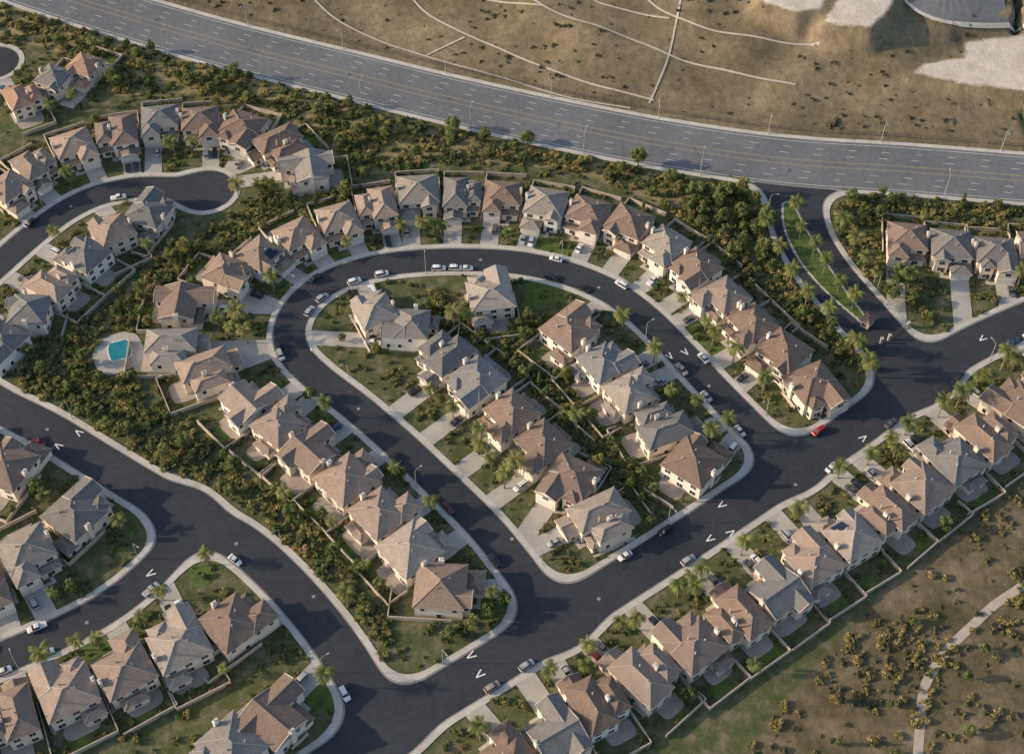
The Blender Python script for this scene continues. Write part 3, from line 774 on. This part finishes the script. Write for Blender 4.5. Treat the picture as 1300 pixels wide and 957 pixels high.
def gate(p,q):
    mb_=MB(); P=np.array([*G(*p),0]);Q=np.array([*G(*q),0])
    for A in (P,Q): mb_.box(A[0]-.4,A[0]+.4,A[1]-.4,A[1]+.4,0,2.6,1); mb_.box(A[0]-.5,A[0]+.5,A[1]-.5,A[1]+.5,2.6,2.8,1)
    for hz in(.4,1.9): mb_.beam(P+[0,0,hz],Q+[0,0,hz],.1,.1)
    n=int(np.linalg.norm(Q-P)/.4)
    for k in range(1,n): A=P+(Q-P)*k/n; mb_.beam(A+[0,0,.2],A+[0,0,2.0],.05,.05)
    obj('entry_gate',mb_.mesh('entry_gate',[M['darkmetal'],M['blockwall']]))
gate((1118,436),(1092,452)); gate((1128,432),(1152,416))

# ---- vegetation ------------------------------------------------------------
def leafquads(centres,rad,nl,size,shade,V,Fc,Sh,flat=.8):
    for (c,r,s) in zip(centres,rad,shade):
        d=rng.normal(size=(nl,3)); d/=np.linalg.norm(d,axis=1)[:,None]
        rr=r*(rng.random(nl)**.45); p=np.array(c)+d*rr[:,None]*np.array([1,1,flat])
        nrm=d*.8+rng.normal(size=(nl,3))*.6+np.array([0,0,.4]); nrm/=np.linalg.norm(nrm,axis=1)[:,None]
        a_=np.cross(nrm,rng.normal(size=(nl,3))); a_/=np.linalg.norm(a_,axis=1)[:,None]; b_=np.cross(nrm,a_)
        sz=size*rng.uniform(.6,1.3,nl)[:,None]
        for k in range(nl):
            n=len(V); V+= [tuple(p[k]-a_[k]*sz[k]),tuple(p[k]+b_[k]*sz[k]*.6),tuple(p[k]+a_[k]*sz[k]),tuple(p[k]-b_[k]*sz[k]*.6)]
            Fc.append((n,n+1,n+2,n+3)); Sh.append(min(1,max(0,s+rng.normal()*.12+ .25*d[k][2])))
def foliage_mesh(name,mb,centres,rad,nl,size,shade,leafmat,bark,flat=.8):
    V,Fc,Sh=[],[],[]
    leafquads(centres,rad,nl,size,shade,V,Fc,Sh,flat)
    nb=len(mb.v); verts=mb.v+V; faces=mb.f+[tuple(i+nb for i in f) for f in Fc]
    me=D.meshes.new(name); me.from_pydata(verts,[],faces)
    me.materials.append(bark); me.materials.append(leafmat)
    me.polygons.foreach_set('material_index',[0]*len(mb.f)+[1]*len(Fc))
    at=me.attributes.new('shade','FLOAT','FACE'); at.data.foreach_set('value',[.5]*len(mb.f)+Sh)
    return me
def treemesh(name,h,r,nc,leafm,nl=60,tall=1.0):
    mb=MB(); tr=h*.38
    mb.tube([(0,0,-.2),(.05,0,tr*.5),(random.uniform(-.2,.2),random.uniform(-.2,.2),tr),(0,0,h*.75)],[.24,.19,.15,.05],7)
    cs,rs,sh=[],[],[]
    for k in range(nc):
        an=k*2.4+random.uniform(-.4,.4); el=random.random(); 
        rad=r*(.25+.75*random.random()**.6)*sqrt(max(.15,1-(el*1.0-.35)**2*1.6))
        c=(cos(an)*rad*random.uniform(.7,1),sin(an)*rad*random.uniform(.7,1),tr+ (h-tr)*(.08+.86*el)*tall)
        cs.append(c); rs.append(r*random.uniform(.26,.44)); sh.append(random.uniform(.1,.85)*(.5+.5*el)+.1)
        if k%3==0: mb.tube([(0,0,tr*.8),(c[0]*.5,c[1]*.5,(tr*.8+c[2])/2),c],[.11,.07,.02],5)
    return foliage_mesh(name,mb,cs,rs,nl,.32,sh,leafm,M['bark'])
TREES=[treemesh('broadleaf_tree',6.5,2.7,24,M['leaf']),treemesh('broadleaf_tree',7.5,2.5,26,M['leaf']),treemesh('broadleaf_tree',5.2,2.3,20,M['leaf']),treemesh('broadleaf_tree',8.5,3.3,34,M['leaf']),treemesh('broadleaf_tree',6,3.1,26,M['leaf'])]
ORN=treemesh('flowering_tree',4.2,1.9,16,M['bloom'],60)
def cypress():
    cs=[];rs=[];sh=[]
    for k in range(26):
        t=k/25; z=.8+t*6.4; r=.75*(1-t)**.7+.12; an=k*2.4
        cs.append((cos(an)*r*.4,sin(an)*r*.4,z)); rs.append(r*.85+.1); sh.append(random.uniform(.1,.6))
    mb=MB(); mb.tube([(0,0,-.2),(0,0,7)],[.14,.03],6)
    return foliage_mesh('cypress_tree',mb,cs,rs,50,.2,sh,M['leaf'],M['bark'],1.1)
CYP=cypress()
def palmmesh(h,n,L):
    mb=MB(); lean=random.uniform(-.5,.5)
    mb.tube([(0,0,-.2),(lean*.2,0,h*.3),(lean*.6,.1,h*.7),(lean,.1,h)],[.26,.2,.17,.2],8)
    V,Fc,Sh=[],[],[]
    for k in range(n):
        an=k*2.399; el=radians(random.uniform(-25,75)); dirx,diry=cos(an),sin(an); sp=[]
        x=0.;z=0.;e_=el
        for j in range(9):
            sp.append(np.array([lean+dirx*x,.1+diry*x,h+z])); x+=cos(e_)*L/8; z+=sin(e_)*L/8; e_-=radians(random.uniform(9,15))
        sd2=np.array([-diry,dirx,0]); s=random.uniform(.2,.9)
        for j in range(8):
            for sub in (0,.5):
                p=sp[j]*(1-sub)+sp[j+1]*sub; q=p+(sp[j+1]-sp[j])*.42
                ll=L*.24*sin(pi*min(.97,(j+sub+.9)/9.2))+.08
                for s_ in(-1,1):
                    tip=(p+q)/2+sd2*s_*ll+(sp[j+1]-sp[j])*.55+np.array([0,0,-.35*ll])
                    m_=len(V); V+=[tuple(p),tuple(q),tuple(tip)]; Fc.append((m_,m_+1,m_+2)); Sh.append(min(1,max(0,s+random.uniform(-.15,.15))))
    nb=len(mb.v)
    me=D.meshes.new('palm_tree'); me.from_pydata(mb.v+V,[],mb.f+[tuple(i+nb for i in f) for f in Fc])
    me.materials.append(M['palmbark']); me.materials.append(M['palm'])
    me.polygons.foreach_set('material_index',[0]*len(mb.f)+[1]*len(Fc))
    at=me.attributes.new('shade','FLOAT','FACE'); at.data.foreach_set('value',[.5]*len(mb.f)+Sh)
    return me
PALMS=[palmmesh(8,28,3.6),palmmesh(9.5,30,3.8),palmmesh(6.4,26,3.3)]
def put(name,me,x,y,s,z=None):
    o=obj(name,me,loc=(x,y,(HZ(x,y) if z is None else z)),rot=random.uniform(0,6.28)); o.scale=(s*random.uniform(.9,1.1),s*random.uniform(.9,1.1),s)
def freept(x,y,R,f=2.2,m=.3): return samp(fALL,x,y)>f and samp(dI,x,y)>0 and not inrect(x,y,R,m)
def inpoly(x,y,P):
    ins=False
    for i in range(len(P)):
        (x0,y0),(x1,y1)=P[i],P[(i+1)%len(P)]
        if (y0>y)!=(y1>y) and x<(x1-x0)*(y-y0)/(y1-y0)+x0: ins=not ins
    return ins
MID=[G(*p) for p in [(120,400),(180,345),(240,305),(300,275),(350,235),(440,235),(440,260),(370,275),(300,310),(240,345),(190,375),(175,500),(250,550),(330,610),(400,650),(440,730),(500,810),(480,845),(400,720),(310,640),(200,590),(100,530),(-40,470),(-40,440),(40,445)]]
CORE=[G(*p) for p in [(540,365),(600,400),(680,395),(700,440),(740,500),(790,570),(840,630),(830,670),(790,640),(740,580),(690,520),(640,460),(560,410)]]
EAST=[G(*p) for p in [(1060,250),(1120,240),(1330,268),(1330,292),(1120,282),(1125,330),(1190,415),(1150,395),(1100,350),(1062,300)]]
ENTW=[G(*p) for p in [(880,235),(955,245),(972,290),(1000,350),(1050,400),(1100,440),(1110,480),(1080,470),(1030,430),(980,390),(930,340),(880,295),(850,260)]]
def sample_poly(P,n,R,mind=0,f=2.2,m=.3,avoid=None):
    xs_=[p[0] for p in P];ys_=[p[1] for p in P];out=[];tries=0
    while len(out)<n and tries<n*40:
        tries+=1; x=random.uniform(min(xs_),max(xs_));y=random.uniform(min(ys_),max(ys_))
        if not inpoly(x,y,P) or not freept(x,y,R,f,m): continue
        if mind and any((x-a_)**2+(y-b_)**2<mind*mind for a_,b_ in out): continue
        out.append((x,y))
    return out
for P,n,md,sc in ((NWG,66,5,(.5,1.0)),(MID,48,4.5,(.45,.9)),(CORE,28,4,(.5,.9)),(EAST,18,4,(.5,.9)),(ENTW,34,3.6,(.55,1.0)),(BRG,9,8,(.4,.75))):
    for x,y in sample_poly(P,n,RECTS,md,m=1.0):
        r=random.random()
        if r<.84: put('broadleaf_tree',random.choice(TREES),x,y,random.uniform(*sc),0)
        elif r<.91: put('flowering_tree',ORN,x,y,random.uniform(.8,1.1),0)
        elif r<.96 and P is not BRG: put('palm_tree',random.choice(PALMS),x,y,random.uniform(.8,1),0)
        else: put('cypress_tree',CYP,x,y,random.uniform(.7,1.1),0)
for px,py,s in [(810,203,1.15),(350,152,1.1),(455,165,.9),(440,245,1.1),(560,385,1.1),(590,395,1),(395,500,.8),(545,385,1.0),(915,250,1.2),(940,275,1.1),(300,95,.9),(405,140,.9),(575,160,1.1),(670,175,.9),(720,205,.9),(850,225,1.0),(1130,370,1.2),(1155,380,1.1),(1140,355,1.1),(20,640,1.2),(640,760,.9),(590,780,1.0),(620,775,.9),(1155,240,.7),(1000,275,.8),(510,600,.8),(600,790,.7),(570,800,.8),(50,620,1.0),(430,395,.6),(435,425,.6),(410,650,.7)]:
    x,y=G(px,py+8)
    if not inrect(x,y,HR,.5) and samp(fALL,x,y)>1: put('broadleaf_tree',random.choice(TREES),x,y,s,0)
for px,py in [(968,300),(985,335),(1003,362),(1022,388),(1048,412),(1088,452),(1105,470),(1112,482),(1062,330),(1078,350),(1092,366),(1045,305),(745,832),(860,757),(805,800),(1008,662),(1063,607),(1190,530),(1212,520),(698,862),(265,717),(100,818),(155,672),(208,762),(1148,552),(1128,568),(970,495),(1085,445),(305,258),(222,196),(172,194),(925,548),(612,580),(575,530),(548,650),(655,605),(280,418),(305,420),(295,432),(315,436),(330,250),(1285,470),(1270,470),(650,285),(702,295),(830,460),(790,420),(510,300),(560,300),(1010,280),(1030,318),(350,250),(640,620),(755,430),(865,390),(930,460),(1040,540),(940,705),(890,735),(1100,590),(1240,490),(550,260),(470,290),(905,420),(50,820),(60,640)]:
    x,y=G(px,py)
    f=samp(fALL,x,y)
    if f<2.4:
        g,_=frame(x,y); x+=g[0]*(2.6-f);y+=g[1]*(2.6-f)
    if not inrect(x,y,HR,.4): put('palm_tree',random.choice(PALMS),x,y,random.uniform(.85,1.1),0)
for i in range(3,len(ISL)-2,4): put('palm_tree',random.choice(PALMS),ISL[i][0]+random.uniform(-1,1),ISL[i][1],random.uniform(.8,1),.1)
for h in HOUSES:
    for t in range(3):
        if random.random()<.55:
            x,y=loc2w(h,random.uniform(-7.5,7.5),random.uniform(-17,-9.5))
            if freept(x,y,RECTS,2.2,.4):
                if random.random()<.8: put('palm_tree',random.choice(PALMS),x,y,random.uniform(.65,.95),0)
                else: put('broadleaf_tree',random.choice(TREES),x,y,random.uniform(.4,.62),0)
    for t in range(4):
        if random.random()<.4:
            x,y=loc2w(h,random.uniform(-8,8),random.uniform(9.5,15.5))
            if freept(x,y,RECTS,2.4,.8):
                r=random.random()
                if r<.6: put('broadleaf_tree',random.choice(TREES),x,y,random.uniform(.4,.75),0)
                elif r<.8: put('palm_tree',random.choice(PALMS),x,y,random.uniform(.6,.85),0)
                else: put('cypress_tree',CYP,x,y,random.uniform(.5,.8),0)
def shrubmesh(name,mat_,nc,nl,flat):
    cs=[];rs=[];sh=[]
    for k in range(nc):
        an=random.uniform(0,6.28);r=random.random()**.5*.62
        cs.append((cos(an)*r,sin(an)*r,.35*flat+random.uniform(-.1,.35)*flat)); rs.append(random.uniform(.28,.46)); sh.append(random.uniform(.05,.85))
    mb=MB(); mb.tube([(0,0,-.1),(0,0,.4)],[.05,.03],5)
    for k in range(3): mb.tube([(0,0,.05),tuple(cs[k])],[.03,.01],4)
    return foliage_mesh(name,mb,cs,rs,nl,.16,sh,mat_,M['bark'],flat)
def instancer(name,me,pts):
    V=[];Fc=[]
    for (x,y,z,s) in pts:
        a_=random.uniform(0,6.28);n=len(V); r=s*.7071
        V+= [(x+r*cos(a_+k*pi/2),y+r*sin(a_+k*pi/2),z) for k in range(4)]; Fc.append((n,n+1,n+2,n+3))
    m_=D.meshes.new(name); m_.from_pydata(V,[],Fc)
    o=obj(name,m_); o.instance_type='FACES'; o.use_instance_faces_scale=True; o.instance_faces_scale=1.0
    o.show_instancer_for_render=False; o.show_instancer_for_viewport=False
    ch_=obj('shrub_plant',me,o)
yard=[];nw=[];hl=[];midp=[];brp=[]
for h in HOUSES:
    for t in range(60):
        x,y=loc2w(h,random.uniform(-8.3,8.3),random.uniform(-18,15.5))
        if freept(x,y,RECTS,2.0,.25): yard.append((x,y,0,random.uniform(.5,1.5)))
XX=rng.uniform(-240,240,15000);YY=rng.uniform(110,470,15000)
ff=sampv(fALL,XX,YY); aa=sampv(ARTS,XX,YY); nz=np.sin(XX*.31+YY*.17)+np.sin(XX*.13-YY*.29+1)
brs=polysdf(XX,YY,BRG)
sel=(ff>2.1)&(ff<34)&(aa<-ART_HW)&(brs>1)&(nz>-.9)
for x,y in zip(XX[sel],YY[sel]):
    if not inrect(x,y,RECTS,.3): yard.append((x,y,0,random.uniform(.5,1.7)))
def adds(P,n,lst,lo,hi,m=.5):
    for x,y in sample_poly(P,n,RECTS,0,m=m): lst.append((x,y,0,random.uniform(lo,hi)))
adds(NWG,850,nw,.6,2.4); adds(MID,800,midp,.8,2.5); adds(CORE,330,midp,.8,2.4); adds(EAST,260,nw,.7,2.4); adds(ENTW,380,midp,.8,2.6); adds(BRG,1500,brp,.4,1.9)
brp=[p for p in brp if sin(p[0]*.11+p[1]*.05)+sin(p[0]*.04-p[1]*.13+2)>.2 or random.random()<.18]
X=rng.uniform(-285,285,5200);Y=rng.uniform(330,556,5200)
sv=sampv(ARTS,X,Y); zz=hillfun(sv,X,Y); cl=np.sin(X*.05+1)*np.cos(Y*.07+X*.02)
sdp=np.min([polysdf(X,Y,P) for P in SANDG],axis=0)
for x,y,s_,z_,q,pd_ in zip(X,Y,sv,zz,cl,sdp):
    if s_>ART_HW+6 and pd_>2 and random.random()<(.85 if q>.1 else .3): hl.append((x,y,z_-.05,random.uniform(.4,1.5)*(1.25 if q>.3 else .9)))
random.shuffle(yard);random.shuffle(nw);random.shuffle(midp)
def sp(l,k): return [l[i::k] for i in range(k)]
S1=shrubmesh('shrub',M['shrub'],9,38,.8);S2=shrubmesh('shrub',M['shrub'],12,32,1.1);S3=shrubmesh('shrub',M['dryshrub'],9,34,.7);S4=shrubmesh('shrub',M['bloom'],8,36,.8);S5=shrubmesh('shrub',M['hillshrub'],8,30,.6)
y4=sp(yard,8); instancer('garden_shrubs',S1,sum(y4[:4],[])); instancer('garden_shrubs',S2,sum(y4[4:6],[])); instancer('garden_shrubs',S3,y4[6]); instancer('flowering_shrubs',S4,y4[7])
n4=sp(nw,8); instancer('slope_shrubs',S3,sum(n4[:4],[])); instancer('slope_shrubs',S1,sum(n4[4:7],[])); instancer('slope_shrubs',S2,sum(n4[7:],[]))
m4=sp(midp,6); instancer('hedge_shrubs',S1,sum(m4[:3],[])); instancer('hedge_shrubs',S2,sum(m4[3:4],[])); instancer('hedge_shrubs',S3,sum(m4[4:],[]))
b4=sp(brp,2); instancer('scrub_brush',S5,b4[0]); instancer('scrub_brush',S3,b4[1])
instancer('chaparral_shrubs',S5,hl)

# ---- light, camera ----------------------------------------------------------
el=radians(19); az=radians(-90); sx,sy=sin(az),cos(az)
from mathutils import Vector
sun=D.lights.new('sun','SUN'); sun.energy=5.0; sun.angle=radians(.6); sun.color=(1,.79,.56)
so=D.objects.new('sun',sun); SC.collection.objects.link(so)
so.rotation_euler=Vector((sx*cos(el),sy*cos(el),sin(el))).to_track_quat('Z','Y').to_euler()
w=D.worlds.new('World'); SC.world=w; w.use_nodes=True; nt=w.node_tree
sk=nt.nodes.new('ShaderNodeTexSky'); sk.sky_type='NISHITA'; sk.sun_disc=False; sk.sun_elevation=el; sk.sun_rotation=atan2(sx,sy)%(2*pi)
sk.dust_density=2.0
nt.links.new(sk.outputs[0],nt.nodes['Background'].inputs[0]); nt.nodes['Background'].inputs[1].default_value=.2
cam=D.cameras.new('camera'); co=D.objects.new('camera',cam); SC.collection.objects.link(co)
cam.sensor_width=36; cam.lens=F/1300*36; cam.clip_end=12000; cam.clip_start=1
co.location=(0,0,H); co.rotation_euler=(pi/2-D0,0,0); SC.camera=co
SC.view_settings.view_transform='Standard'; SC.view_settings.look='None'; SC.view_settings.exposure=0
